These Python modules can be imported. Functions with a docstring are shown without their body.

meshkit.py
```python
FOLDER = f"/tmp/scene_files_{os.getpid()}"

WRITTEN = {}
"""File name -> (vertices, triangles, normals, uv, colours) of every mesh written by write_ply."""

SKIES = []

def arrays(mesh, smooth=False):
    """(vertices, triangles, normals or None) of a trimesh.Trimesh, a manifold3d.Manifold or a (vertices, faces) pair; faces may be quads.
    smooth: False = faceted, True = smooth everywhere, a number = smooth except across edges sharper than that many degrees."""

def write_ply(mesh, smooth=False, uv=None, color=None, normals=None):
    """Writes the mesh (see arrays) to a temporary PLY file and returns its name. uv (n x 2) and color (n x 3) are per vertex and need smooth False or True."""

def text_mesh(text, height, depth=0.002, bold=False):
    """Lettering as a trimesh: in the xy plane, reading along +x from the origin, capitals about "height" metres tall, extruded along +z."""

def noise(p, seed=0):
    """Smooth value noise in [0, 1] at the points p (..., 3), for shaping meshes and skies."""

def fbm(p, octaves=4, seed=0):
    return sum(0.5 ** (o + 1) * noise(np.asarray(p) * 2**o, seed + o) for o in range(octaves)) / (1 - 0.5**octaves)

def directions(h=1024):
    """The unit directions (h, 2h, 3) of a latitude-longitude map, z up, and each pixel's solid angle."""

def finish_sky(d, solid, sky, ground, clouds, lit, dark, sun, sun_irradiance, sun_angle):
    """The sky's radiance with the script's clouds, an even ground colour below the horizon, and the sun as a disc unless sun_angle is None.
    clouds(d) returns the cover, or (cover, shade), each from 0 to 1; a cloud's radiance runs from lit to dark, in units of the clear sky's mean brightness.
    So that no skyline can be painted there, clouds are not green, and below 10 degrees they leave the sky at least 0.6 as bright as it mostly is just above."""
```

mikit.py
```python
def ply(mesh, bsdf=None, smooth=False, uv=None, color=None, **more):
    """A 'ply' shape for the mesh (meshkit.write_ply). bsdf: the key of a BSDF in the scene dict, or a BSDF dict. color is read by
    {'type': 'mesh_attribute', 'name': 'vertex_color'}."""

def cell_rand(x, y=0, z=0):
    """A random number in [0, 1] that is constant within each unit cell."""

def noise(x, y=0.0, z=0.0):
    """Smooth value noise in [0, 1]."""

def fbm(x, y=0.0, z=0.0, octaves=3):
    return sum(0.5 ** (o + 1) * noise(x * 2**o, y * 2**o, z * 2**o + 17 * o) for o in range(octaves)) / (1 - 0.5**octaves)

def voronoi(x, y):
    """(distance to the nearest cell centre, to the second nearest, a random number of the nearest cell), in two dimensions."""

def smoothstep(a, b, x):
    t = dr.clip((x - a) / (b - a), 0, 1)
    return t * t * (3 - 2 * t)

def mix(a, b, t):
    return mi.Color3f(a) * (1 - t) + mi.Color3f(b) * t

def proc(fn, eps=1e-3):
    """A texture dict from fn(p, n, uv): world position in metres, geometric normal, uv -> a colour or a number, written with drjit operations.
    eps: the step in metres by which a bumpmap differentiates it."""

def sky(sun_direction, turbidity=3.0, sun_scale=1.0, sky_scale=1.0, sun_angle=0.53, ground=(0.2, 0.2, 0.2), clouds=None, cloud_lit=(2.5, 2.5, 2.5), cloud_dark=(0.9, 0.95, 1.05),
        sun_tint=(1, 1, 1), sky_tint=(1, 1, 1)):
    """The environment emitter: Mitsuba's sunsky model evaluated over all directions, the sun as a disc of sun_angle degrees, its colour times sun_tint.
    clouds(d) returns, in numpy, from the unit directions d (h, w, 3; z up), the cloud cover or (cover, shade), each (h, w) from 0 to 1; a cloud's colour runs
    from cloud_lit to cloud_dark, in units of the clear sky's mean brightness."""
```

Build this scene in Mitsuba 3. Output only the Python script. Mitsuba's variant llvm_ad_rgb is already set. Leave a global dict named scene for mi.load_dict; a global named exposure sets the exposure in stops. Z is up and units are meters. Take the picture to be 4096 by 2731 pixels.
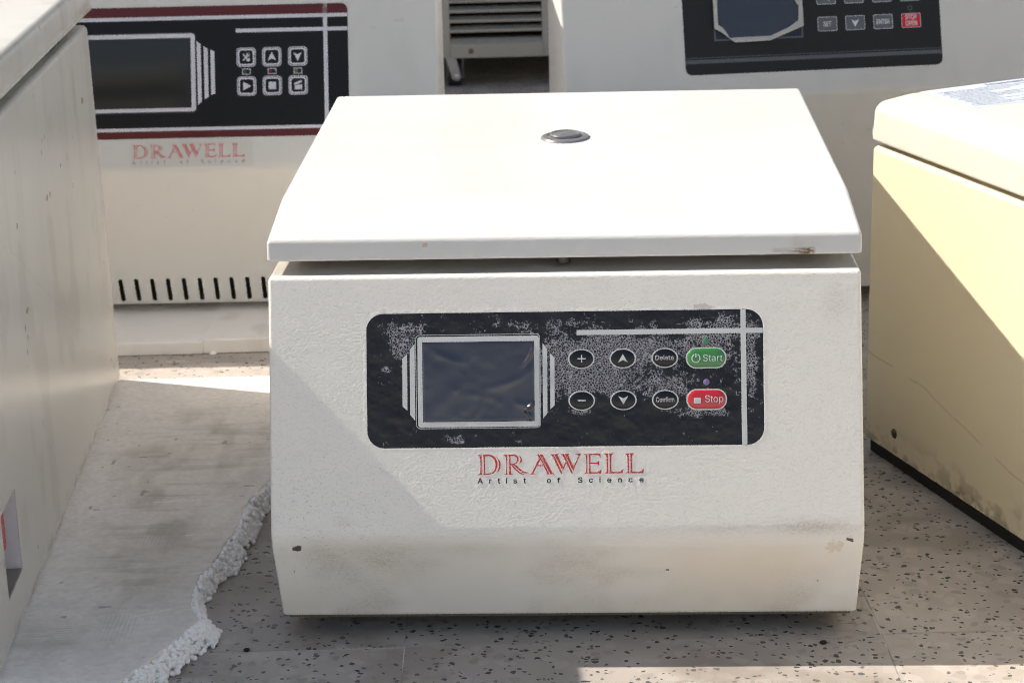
import math, random
import numpy as np, trimesh, mitsuba as mi, drjit as dr
import mikit, meshkit
from mikit import noise, fbm, voronoi, cell_rand, smoothstep, mix
from shapely.geometry import Polygon, box as sbox, Point, LineString
from shapely import affinity
from shapely.ops import unary_union
import manifold3d as m3

T = mi.ScalarTransform4f
scene = {'type': 'scene'}
labels = {}
rng = np.random.default_rng(7)

# ------------------------------------------------------------------ camera, sky, exposure
PITCH, ROLL, CAMH = 0.3018, 0.0254, 0.5557
F = np.array([0, math.cos(PITCH), -math.sin(PITCH)])
dn0 = np.array([0, -math.sin(PITCH), -math.cos(PITCH)])
DN = -math.sin(ROLL) * np.array([1.0, 0, 0]) + math.cos(ROLL) * dn0
CAM = np.array([0, 0, CAMH])
scene['camera'] = {'type': 'thinlens', 'fov': 28.67, 'fov_axis': 'x', 'near_clip': 0.05, 'far_clip': 60.0,
                   'aperture_radius': 0.0015, 'focus_distance': 1.25,
                   'to_world': T().look_at(origin=CAM.tolist(), target=(CAM + F).tolist(), up=(-DN).tolist()),
                   'film': {'type': 'hdrfilm', 'width': 1024, 'height': 682, 'rfilter': {'type': 'gaussian'}},
                   'sampler': {'type': 'independent'}}
SUN = (-0.97, 0.29, 1.0)
scene['sky'] = mikit.sky(SUN, turbidity=3.0, sun_scale=1.0, sky_scale=0.98, ground=(0.36, 0.34, 0.32), sun_tint=(0.86, 0.955, 1.12), sky_tint=(1.44, 1.0, 0.70))
exposure = 2.47

# ------------------------------------------------------------------ helpers
def numbered(name):
    if not any(k == name or k.startswith(name + '__') for k in scene) and name not in labels:
        return name
    i = 1
    while any(k == f'{name}_{i:03d}' or k.startswith(f'{name}_{i:03d}__') for k in scene) or f'{name}_{i:03d}' in labels:
        i += 1
    return f'{name}_{i:03d}'

def thing(name, label, cat, group=None):
    k = numbered(name)
    labels[k] = {'label': label, 'category': cat}
    if group: labels[k]['group'] = group
    return k

def add(parent, name, mesh, mat, smooth=False, frame=None, uv=None, label=None, **kw):
    if isinstance(mesh, (list, tuple)): mesh = trimesh.util.concatenate(mesh)
    if frame is not None:
        mesh = mesh.copy(); mesh.apply_transform(frame)
    key = numbered(parent + '__' + name if parent else name)
    scene[key] = mikit.ply(mesh, mat, smooth=smooth, uv=uv, **kw)
    if label: labels[key] = {'label': label}
    return key

def frame(O, U, V):
    U, V = np.array(U, float), np.array(V, float)
    U /= np.linalg.norm(U); V /= np.linalg.norm(V)
    M = np.eye(4); M[:3, 0], M[:3, 1], M[:3, 2], M[:3, 3] = U, V, np.cross(U, V), O
    return M

def yawed(O, psi):
    """local x (right), y (back), z (up) of a machine turned by psi about the vertical through O"""
    c, s = math.cos(psi), math.sin(psi)
    M = np.eye(4); M[:3, 0], M[:3, 1], M[:3, 3] = [c, s, 0], [-s, c, 0], O
    return M

def rounded(poly, R, n=6):
    P = np.array(poly, float); N = len(P); out = []
    Rs = R if isinstance(R, (list, tuple)) else [R] * N
    for i in range(N):
        a, p, b = P[i - 1], P[i], P[(i + 1) % N]
        d0, d1 = (a - p) / np.linalg.norm(a - p), (b - p) / np.linalg.norm(b - p)
        ang = math.acos(np.clip(d0 @ d1, -1, 1)); r = Rs[i]
        if r <= 0 or ang > math.pi - 1e-3:
            out.append(p); continue
        t = min(r / math.tan(ang / 2), 0.48 * np.linalg.norm(a - p), 0.48 * np.linalg.norm(b - p))
        r = t * math.tan(ang / 2)
        c = p + (d0 + d1) / np.linalg.norm(d0 + d1) * r / math.sin(ang / 2)
        s, e = p + d0 * t - c, p + d1 * t - c
        a0, a1 = math.atan2(s[1], s[0]), math.atan2(e[1], e[0])
        da = (a1 - a0 + math.pi) % (2 * math.pi) - math.pi
        for k in range(n + 1):
            q = a0 + da * k / n
            out.append(c + r * np.array([math.cos(q), math.sin(q)]))
    return np.array(out)

def rprism(prof, x0, x1, R=0.003, r=0.002, n=5):
    """(y, z) profile with rounded corners, extruded from x0 to x1 with rounded end edges"""
    P = rounded(prof, R)
    area = 0.5 * np.sum(P[:, 0] * np.roll(P[:, 1], -1) - np.roll(P[:, 0], -1) * P[:, 1])
    if area < 0: P = P[::-1]
    e = np.roll(P, -1, 0) - P; L = np.linalg.norm(e, axis=1); keep = L > 1e-7; P = P[keep]
    e = np.roll(P, -1, 0) - P; e /= np.linalg.norm(e, axis=1, keepdims=True)
    nrm = np.stack([e[:, 1], -e[:, 0]], 1)
    vn = nrm + np.roll(nrm, 1, 0); vn /= np.linalg.norm(vn, axis=1, keepdims=True)
    vn /= np.maximum((vn * nrm).sum(1, keepdims=True), 0.5)
    secs = []
    for k in range(n + 1):
        a = math.pi / 2 * k / n
        secs.append((x0 + r * (1 - math.cos(a)), P - vn * r * (1 - math.sin(a))))
    for k in range(n, -1, -1):
        a = math.pi / 2 * k / n
        secs.append((x1 - r * (1 - math.cos(a)), P - vn * r * (1 - math.sin(a))))
    N = len(P); V = np.vstack([np.column_stack([np.full(N, x), Q]) for x, Q in secs]); Fc = []
    for s in range(len(secs) - 1):
        for i in range(N):
            j = (i + 1) % N
            a, b, c, d = s * N + i, s * N + j, (s + 1) * N + j, (s + 1) * N + i
            Fc += [[a, b, c], [a, c, d]]
    for i in range(1, N - 1):
        Fc.append([0, i + 1, i]); q = (len(secs) - 1) * N; Fc.append([q, q + i, q + i + 1])
    m = trimesh.Trimesh(V, Fc, process=False)
    if m.volume < 0: m.invert()
    return m

def ext(poly, d, z=0.0):
    gs = [g for g in getattr(poly, 'geoms', [poly]) if g.area > 1e-12]
    m = trimesh.util.concatenate([trimesh.creation.extrude_polygon(g, d, engine='earcut') for g in gs])
    m.apply_translation([0, 0, z]); return m

def rrect(x0, y0, x1, y1, r):
    return sbox(x0 + r, y0 + r, x1 - r, y1 - r).buffer(r, quad_segs=8) if r > 0 else sbox(x0, y0, x1, y1)

def ellipse(cx, cy, a, b, n=48):
    t = np.linspace(0, 2 * math.pi, n, endpoint=False)
    return Polygon(np.column_stack([cx + a * np.cos(t), cy + b * np.sin(t)]))

def stadium(cx, cy, a, b):
    return LineString([(cx - a + b, cy), (cx + a - b, cy)]).buffer(b, quad_segs=12)

def domed(cx, cy, a, b, h, axis=0.0, n=6, skirt=0.0002):
    """pillow on an ellipse (axis 0) or a stadium (axis = half length of its straight part)"""
    t = np.linspace(0, 2 * math.pi, 48, endpoint=False); V = []
    for k in range(n + 1):
        s = math.cos(math.pi / 2 * k / n * 0.97)
        z = skirt + h * math.sqrt(max(0, 1 - s * s))
        V.append(np.column_stack([cx + np.sign(np.cos(t)) * axis * min(1, s * 3) + (a - axis) * np.cos(t) * s, cy + b * np.sin(t) * s, np.full(48, z)]))
    V.append(np.array([[cx, cy, skirt + h]])); V = np.vstack([V[0] * [1, 1, 0]] + V); Fc = []
    for s in range(n + 1):
        for i in range(48):
            j = (i + 1) % 48
            Fc += [[s * 48 + i, s * 48 + j, (s + 1) * 48 + j], [s * 48 + i, (s + 1) * 48 + j, (s + 1) * 48 + i]]
    top = len(V) - 1; q = (n + 1) * 48
    for i in range(48): Fc.append([q + i, q + (i + 1) % 48, top])
    return trimesh.Trimesh(V, Fc, process=False)

def text(s, h, x, y, z, d=0.00012, sx=1.0, anchor='l', bold=False):
    m = meshkit.text_mesh(s, h, d, bold); m.apply_scale([sx, 1, 1]); b = m.bounds
    dx = {'l': -b[0, 0], 'c': -(b[0, 0] + b[1, 0]) / 2, 'r': -b[1, 0]}[anchor]
    m.apply_translation([x + dx, y, z]); return m

def lathe(prof, n=48):
    m = trimesh.creation.revolve(np.array(prof, float), sections=n); m.fix_normals(); return m

def bx(x0, y0, z0, x1, y1, z1):
    m = trimesh.creation.box([x1 - x0, y1 - y0, z1 - z0]); m.apply_translation([(x0 + x1) / 2, (y0 + y1) / 2, (z0 + z1) / 2]); return m

def cyl(r, a, b, n=24):
    return trimesh.creation.cylinder(radius=r, segment=[a, b], sections=n)

def loc(p, psi, O):
    """world point -> local coordinates of a yawed machine, for procedural textures"""
    c, s = math.cos(psi), math.sin(psi); x, y = p.x - O[0], p.y - O[1]
    return c * x + s * y, -s * x + c * y, p.z - O[2]

def bsdf(name, color, rough=0.4, spec=0.5, bump=None, bscale=1e-4, eps=3e-4, **kw):
    m = {'type': 'principled', 'base_color': color if isinstance(color, dict) else {'type': 'rgb', 'value': list(color)},
         'roughness': rough if isinstance(rough, dict) else float(rough), 'specular': float(spec), **kw}
    if bump is not None:
        m = {'type': 'bumpmap', 'arbitrary': mikit.proc(bump, eps=eps), 'scale': float(bscale), 'bsdf': m}
    scene[name] = {'type': 'twosided', 'bsdf': m}
    return name

def gauss(x, y, cx, cy, sx, sy):
    return dr.exp(-(dr.square((x - cx) / sx) + dr.square((y - cy) / sy)))

# ------------------------------------------------------------------ materials
def leather(p, n, uv):            # hammered powder coat: soft cells of about a millimetre
    a = noise(p.x * 950, p.y * 950, p.z * 950)
    b = noise(p.x * 1900 + 9, p.y * 1900, p.z * 1900 + 5)
    return 0.75 * a + 0.25 * b
def finepaint(p, n, uv):
    return 0.5 * noise(p.x * 900, p.y * 900, p.z * 900) + 0.5 * noise(p.x * 60, p.y * 60, p.z * 60)

MPSI, MO = -0.0429, (-0.0186, 0.0, 0.0)          # the middle machine: yaw and origin
def main_paint(p, n, uv):
    x, y, z = loc(p, MPSI, MO)
    c = mix((0.82, 0.803, 0.765), (0.79, 0.77, 0.725), fbm(x * 14, y * 14, z * 14))
    spk = noise(x * 900, y * 900, z * 900)
    g = fbm(x * 70, y * 70, z * 70)
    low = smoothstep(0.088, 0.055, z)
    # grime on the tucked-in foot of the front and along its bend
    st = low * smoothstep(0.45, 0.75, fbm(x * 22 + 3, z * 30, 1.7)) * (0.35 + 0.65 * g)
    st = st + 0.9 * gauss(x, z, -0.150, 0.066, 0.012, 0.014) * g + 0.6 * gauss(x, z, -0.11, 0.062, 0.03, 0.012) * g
    st = st + gauss(x, z, 0.152, 0.083, 0.022, 0.0045) * (0.4 + g) * 1.1 + gauss(x, z, 0.100, 0.082, 0.030, 0.0035) * g * 0.8
    st = st + 0.55 * gauss(x, z, -0.136, 0.0875, 0.0045, 0.0035) * (0.5 + g) + 0.6 * gauss(x, z, -0.055, 0.069, 0.025, 0.006) * g
    st = st + 0.55 * gauss(x, z, 0.166, 0.211, 0.010, 0.010) * (0.3 + g) + 0.35 * gauss(x, z, 0.150, 0.2465, 0.012, 0.004) * g * 1.5
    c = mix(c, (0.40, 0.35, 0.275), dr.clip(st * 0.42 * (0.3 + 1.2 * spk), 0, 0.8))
    c = mix(c, (0.77, 0.70, 0.585), 0.7 * low * smoothstep(0.3, 0.7, fbm(x * 9, z * 20, 4.0)))  # warm bounce from the floor painted into the foot's colour, over the grime
    # speckles of dirt around the bend
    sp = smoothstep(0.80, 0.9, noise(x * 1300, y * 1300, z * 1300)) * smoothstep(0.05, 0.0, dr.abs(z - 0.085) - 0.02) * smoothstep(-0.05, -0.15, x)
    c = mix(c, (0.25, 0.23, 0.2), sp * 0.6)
    grain_shade = smoothstep(0.50, 0.25, noise(p.x * 950, p.y * 950, p.z * 950))  # shading of the bump grain put into the colour: its hollows darkened
    c = c * (1 - 0.065 * grain_shade * smoothstep(0.070, 0.082, z))
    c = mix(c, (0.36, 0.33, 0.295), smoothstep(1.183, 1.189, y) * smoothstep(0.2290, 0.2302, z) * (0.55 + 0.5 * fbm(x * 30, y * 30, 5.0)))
    # knocked-off paint at both ends of the bend, small chips, bare spots
    k = noise(x * 500, z * 700, 3.3) + 0.4 * noise(x * 1500, z * 1500, 1.0)
    ch = gauss(x, z, -0.1655, 0.0715, 0.0045, 0.0035) + gauss(x, z, 0.1725, 0.0745, 0.0032, 0.0028)
    ch = ch + 0.9 * gauss(x, z, 0.062, 0.051, 0.0022, 0.0016) + 0.8 * gauss(x, z, 0.155, 0.041, 0.0012, 0.0012) + 0.9 * gauss(x, z, -0.1695, 0.052, 0.001, 0.001)
    ch = ch + 0.7 * gauss(x, z, -0.066, 0.022, 0.0013, 0.0009)
    c = mix(c, (0.10, 0.085, 0.065), smoothstep(0.55, 0.7, ch * (0.35 + 0.75 * k)))
    c = mix(c, (0.62, 0.55, 0.44), 0.6 * smoothstep(0.3, 0.5, gauss(x, z, 0.163, 0.069, 0.007, 0.006) * k))
    # grey rub above the panel
    rb = smoothstep(0.3, 0.55, gauss(x, z, 0.0852, 0.2105, 0.0075, 0.0026) * (0.2 + k))
    c = mix(c, (0.50, 0.47, 0.45), 0.75 * rb)
    return c
def lid_paint(p, n, uv):
    x, y, z = loc(p, MPSI, MO)
    c = mix((0.595, 0.603, 0.608), (0.58, 0.583, 0.578), fbm(x * 12, y * 12, z * 12))
    g = fbm(x * 90, y * 90, z * 90)
    c = mix(c, (0.5, 0.47, 0.44), 0.6 * dr.clip(gauss(x, z, 0.146, 0.2455, 0.013, 0.004) * (g * 1.8 - 0.3), 0, 1))
    front = smoothstep(1.20, 1.195, y)
    c = mix(c, (0.52, 0.50, 0.46), 0.12 * smoothstep(0.5, 0.75, fbm(x * 7, y * 11, 8.0)) + 0.4 * smoothstep(0.89, 0.92, noise(x * 210, y * 210, 3.0)) * smoothstep(0.65, 0.72, noise(x * 25, y * 25, 3.0)))
    k = noise(x * 350, z * 1600, 2.0)
    r = smoothstep(0.003, 0.001, dr.abs(z - 0.2412 + 0.0006 * k)) * smoothstep(0.0145, 0.011, dr.abs(x - 0.1405)) * (0.25 + 0.75 * smoothstep(0.135, 0.150, x)) * front
    c = mix(c, (0.15, 0.075, 0.028), dr.clip(r * smoothstep(0.25, 0.55, k + 0.25 * smoothstep(0.14, 0.15, x)), 0, 1))
    c = mix(c, (0.52, 0.40, 0.37), smoothstep(0.4, 0.6, gauss(x, z, -0.0845, 0.2478, 0.0022, 0.0017) * (0.6 + 0.8 * k)) * front)
    return c
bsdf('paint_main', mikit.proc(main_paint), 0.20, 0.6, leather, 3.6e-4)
bsdf('paint_lid', mikit.proc(lid_paint), 0.20, 0.6, leather, 3.6e-4)
bsdf('pan_dark', (0.11, 0.10, 0.07), 0.6, 0.3)
bsdf('underside', (0.13, 0.12, 0.095), 0.6, 0.3)

def plain_paint(c0, c1, dirt, f=1.0):
    def fn(p, n, uv):
        c = mix(c0, c1, fbm(p.x * 9 + 3, p.y * 9, p.z * 9))
        s = smoothstep(0.58, 0.85, fbm(p.x * 30, p.y * 30, p.z * 8 + 2)) * f
        sp = smoothstep(0.86, 0.9, noise(p.x * 160, p.y * 160, p.z * 160)) * smoothstep(0.6, 0.7, noise(p.x * 23, p.y * 23, p.z * 23 + 8))
        return mix(c, dirt, dr.clip(s * 0.4 + sp * 0.5 * f, 0, 1))
    return mikit.proc(fn)
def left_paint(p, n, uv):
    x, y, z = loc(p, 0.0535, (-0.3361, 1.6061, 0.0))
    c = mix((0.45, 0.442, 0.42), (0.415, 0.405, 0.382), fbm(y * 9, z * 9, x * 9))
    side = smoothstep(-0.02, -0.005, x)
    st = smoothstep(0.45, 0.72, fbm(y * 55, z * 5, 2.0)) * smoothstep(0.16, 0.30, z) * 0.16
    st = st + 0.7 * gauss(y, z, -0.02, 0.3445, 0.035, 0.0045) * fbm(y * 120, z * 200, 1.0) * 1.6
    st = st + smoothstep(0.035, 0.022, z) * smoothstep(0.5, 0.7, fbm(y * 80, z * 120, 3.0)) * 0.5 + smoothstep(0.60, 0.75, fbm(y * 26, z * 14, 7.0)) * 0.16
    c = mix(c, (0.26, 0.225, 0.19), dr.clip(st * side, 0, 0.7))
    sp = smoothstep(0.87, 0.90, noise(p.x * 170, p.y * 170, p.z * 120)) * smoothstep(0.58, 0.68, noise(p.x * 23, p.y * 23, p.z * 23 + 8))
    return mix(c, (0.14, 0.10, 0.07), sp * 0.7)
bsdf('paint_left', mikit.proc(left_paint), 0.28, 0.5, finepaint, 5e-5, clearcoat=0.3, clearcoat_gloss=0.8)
bsdf('paint_back', plain_paint((0.66, 0.655, 0.64), (0.635, 0.63, 0.61), (0.46, 0.48, 0.45), 0.5), 0.35, 0.5, leather, 1.2e-4)
bsdf('paint_back_grey', plain_paint((0.60, 0.595, 0.59), (0.575, 0.57, 0.56), (0.42, 0.44, 0.43), 0.6), 0.35, 0.5, leather, 1.4e-4)
R_C, R_U, R_I = np.array([0.2757, 1.4748]), np.array([0.3114, -0.9503]), np.array([0.9503, 0.3114])
def cream(p, n, uv):
    u = (p.x - R_C[0]) * R_U[0] + (p.y - R_C[1]) * R_U[1]
    c = mix((0.70, 0.632, 0.475), (0.675, 0.605, 0.445), fbm(u * 8, p.z * 12, 2.0))
    g = fbm(u * 60, p.z * 90, 1.0)
    d = smoothstep(0.042, 0.012, p.z) * smoothstep(0.45, 0.65, g) * (0.4 + 0.6 * smoothstep(0.02, 0.16, u)) + smoothstep(0.024, 0.012, p.z) * smoothstep(0.45, 0.7, fbm(u * 130, p.z * 200, 7.0))
    line = smoothstep(0.0012, 0.0004, dr.abs(p.z - 0.075 + 0.15 * u - 0.02 * fbm(u * 12, 1.0, 5.0))) * smoothstep(0.35, 0.6, noise(u * 40, 2.0, 2.0))
    c = mix(c, (0.20, 0.165, 0.10), dr.clip(d * 0.55, 0, 0.8))
    return mix(c, (0.42, 0.31, 0.18), 0.4 * line)
bsdf('paint_cream', mikit.proc(cream), 0.3, 0.5, finepaint, 4e-5)
bsdf('paint_cream_lid', plain_paint((0.57, 0.56, 0.51), (0.555, 0.545, 0.485), (0.48, 0.45, 0.38), 0.3), 0.3, 0.5, finepaint, 4e-5)
bsdf('black_rubber', (0.012, 0.012, 0.012), 0.5, 0.3)
bsdf('black_plastic', (0.015, 0.015, 0.017), 0.35, 0.5)
bsdf('dark_metal', (0.10, 0.09, 0.08), 0.35, 0.6, metallic=0.8)
bsdf('steel', (0.55, 0.56, 0.58), 0.3, 0.5, metallic=0.9)
bsdf('rusty', (0.13, 0.07, 0.045), 0.7, 0.3)
bsdf('void_black', (0.006, 0.006, 0.006), 0.9, 0.1)

def membrane(p, n, uv):           # black keypad film lifting off in a crackled silvery net; uv in millimetres
    u, t = uv.x, uv.y
    m = gauss(u, t, 38, 114, 42, 16) * 1.0 + gauss(u, t, 5, 106, 20, 16) * 0.7 + gauss(u, t, 95, 125, 20, 12) * 0.8 + gauss(u, t, 60, 92, 45, 7) * 0.5
    m = m + gauss(u, t, 114, 108, 6, 22) * 0.75 + gauss(u, t, 87, 76, 16, 4) * 0.75 + gauss(u, t, 10, 78, 7, 3) * 0.6 + gauss(u, t, 8, 95, 22, 9) * 0.5
    m = m + gauss(u, t, -99, 118, 8, 10) * 0.95 + gauss(u, t, -92, 129, 16, 4) * 0.6 + gauss(u, t, -110, 103, 5, 4) * 0.5 + gauss(u, t, -68, 61, 6, 3.5) * 0.75 + gauss(u, t, -30, 132, 24, 5) * 0.42 + gauss(u, t, -112, 62, 7, 4) * 0.35
    m = m - gauss(u, t, 33.5, 131, 3.2, 3.4) * 1.2 - gauss(u, t, 38, 129, 3.5, 2.2) * 0.8
    m = m * smoothstep(54.5, 60, t) * smoothstep(138.5, 132, t) * smoothstep(-121, -114, u) * smoothstep(121, 114, u)
    w1, w2 = noise(u * 0.7, t * 0.7, 1.0) - 0.5, noise(u * 0.7, t * 0.7, 9.0) - 0.5
    a, b, c = voronoi((u + w1) / 1.4, (t + w2) / 1.4)
    keep = m + (fbm(u * 0.22, t * 0.22, 3.0) - 0.5) * 1.15 + (noise(u * 1.1, t * 1.1, 5.0) - 0.5) * 0.55
    net = smoothstep(0.36, 0.08, b - a) * smoothstep(0.36, 0.64, keep)
    dust = smoothstep(0.80, 0.95, noise(u * 6, t * 6, 2.0)) * 0.05
    base = mix((0.006, 0.006, 0.009), (0.012, 0.012, 0.017), fbm(u * 0.08, t * 0.08, 1.0)) + dust
    return mix(base, (0.37, 0.36, 0.40), net * 0.9)
def membrane_h(p, n, uv):
    u, t = uv.x, uv.y
    return fbm(u * 0.09, t * 0.12, 2.0) + 0.02 * noise(u * 3, t * 3, 1.0)
bsdf('membrane', mikit.proc(membrane), 0.20, 0.38, membrane_h, 1.2e-3, eps=4e-4)
bsdf('membrane_back', (0.010, 0.010, 0.012), 0.38, 0.25)
bsdf('membrane_grey', (0.018, 0.018, 0.020), 0.42, 0.25)
bsdf('print_white', (0.60, 0.62, 0.63), 0.35, 0.4)
bsdf('print_lilac', (0.62, 0.61, 0.68), 0.3, 0.4)
bsdf('print_grey', (0.09, 0.10, 0.115), 0.35, 0.4)
bsdf('print_red_dark', (0.095, 0.010, 0.010), 0.25, 0.5)
def red_ink(p, n, uv):
    return mix((0.55, 0.045, 0.04), (0.78, 0.70, 0.67), smoothstep(0.74, 0.82, noise(p.x * 1500, p.y * 1500, p.z * 1500)) * 0.7)
bsdf('ink_red', mikit.proc(red_ink), 0.35, 0.4)
bsdf('ink_red_pale', (0.58, 0.16, 0.16), 0.4, 0.4)
bsdf('ink_black', (0.02, 0.02, 0.025), 0.4, 0.4)
bsdf('ink_grey', (0.16, 0.16, 0.18), 0.5, 0.3)
bsdf('button_black', (0.004, 0.004, 0.008), 0.16, 0.35, clearcoat=0.3, clearcoat_gloss=0.95)
bsdf('button_green', (0.035, 0.20, 0.045), 0.12, 0.5, clearcoat=1.0, clearcoat_gloss=0.95)
bsdf('button_red', (0.50, 0.008, 0.02), 0.12, 0.5, clearcoat=1.0, clearcoat_gloss=0.95)
bsdf('key_grey', (0.10, 0.115, 0.13), 0.35, 0.4)
bsdf('key_red', (0.55, 0.012, 0.025), 0.35, 0.4)
bsdf('key_green', (0.03, 0.22, 0.08), 0.35, 0.4)
bsdf('led_green', (0.05, 0.22, 0.12), 0.1, 0.5)
bsdf('led_violet', (0.22, 0.14, 0.34), 0.1, 0.5)
bsdf('led_dark_green', (0.03, 0.09, 0.035), 0.3, 0.4)
bsdf('led_dark_red', (0.14, 0.015, 0.018), 0.3, 0.4)
bsdf('led_dark_yellow', (0.16, 0.14, 0.02), 0.3, 0.4)
bsdf('screen_film', (0.013, 0.015, 0.033), 0.12, 0.7, clearcoat=0.8, clearcoat_gloss=0.98)
bsdf('screen_back', (0.022, 0.023, 0.024), 0.12, 0.5)
bsdf('screen_navy', (0.018, 0.021, 0.040), 0.15, 0.4)
scene['film_clear'] = {'type': 'thindielectric', 'int_ior': 1.35}
bsdf('film_edge', (0.42, 0.41, 0.41), 0.25, 0.6)
bsdf('tape_clear', (0.615, 0.605, 0.585), 0.18, 0.5)
bsdf('lens_grey', (0.20, 0.202, 0.21), 0.30, 0.7, metallic=0.5, clearcoat=1.0, clearcoat_gloss=0.95)
bsdf('lens_rim', (0.24, 0.24, 0.25), 0.28, 0.7, metallic=0.5, clearcoat=0.6)
bsdf('label_paper', (0.50, 0.56, 0.66), 0.45, 0.3)
bsdf('switch_red', (0.35, 0.02, 0.018), 0.25, 0.5)
bsdf('recess_white', (0.66, 0.65, 0.68), 0.4, 0.4)
bsdf('recess_dirty', (0.24, 0.22, 0.2), 0.8, 0.2)
bsdf('cabinet_paint', plain_paint((0.27, 0.27, 0.255), (0.245, 0.245, 0.23), (0.16, 0.19, 0.18), 0.5), 0.4, 0.4)
bsdf('caster_fork', (0.26, 0.27, 0.29), 0.35, 0.5, metallic=0.4)
bsdf('caster_wheel', (0.02, 0.02, 0.035), 0.4, 0.4)

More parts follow.
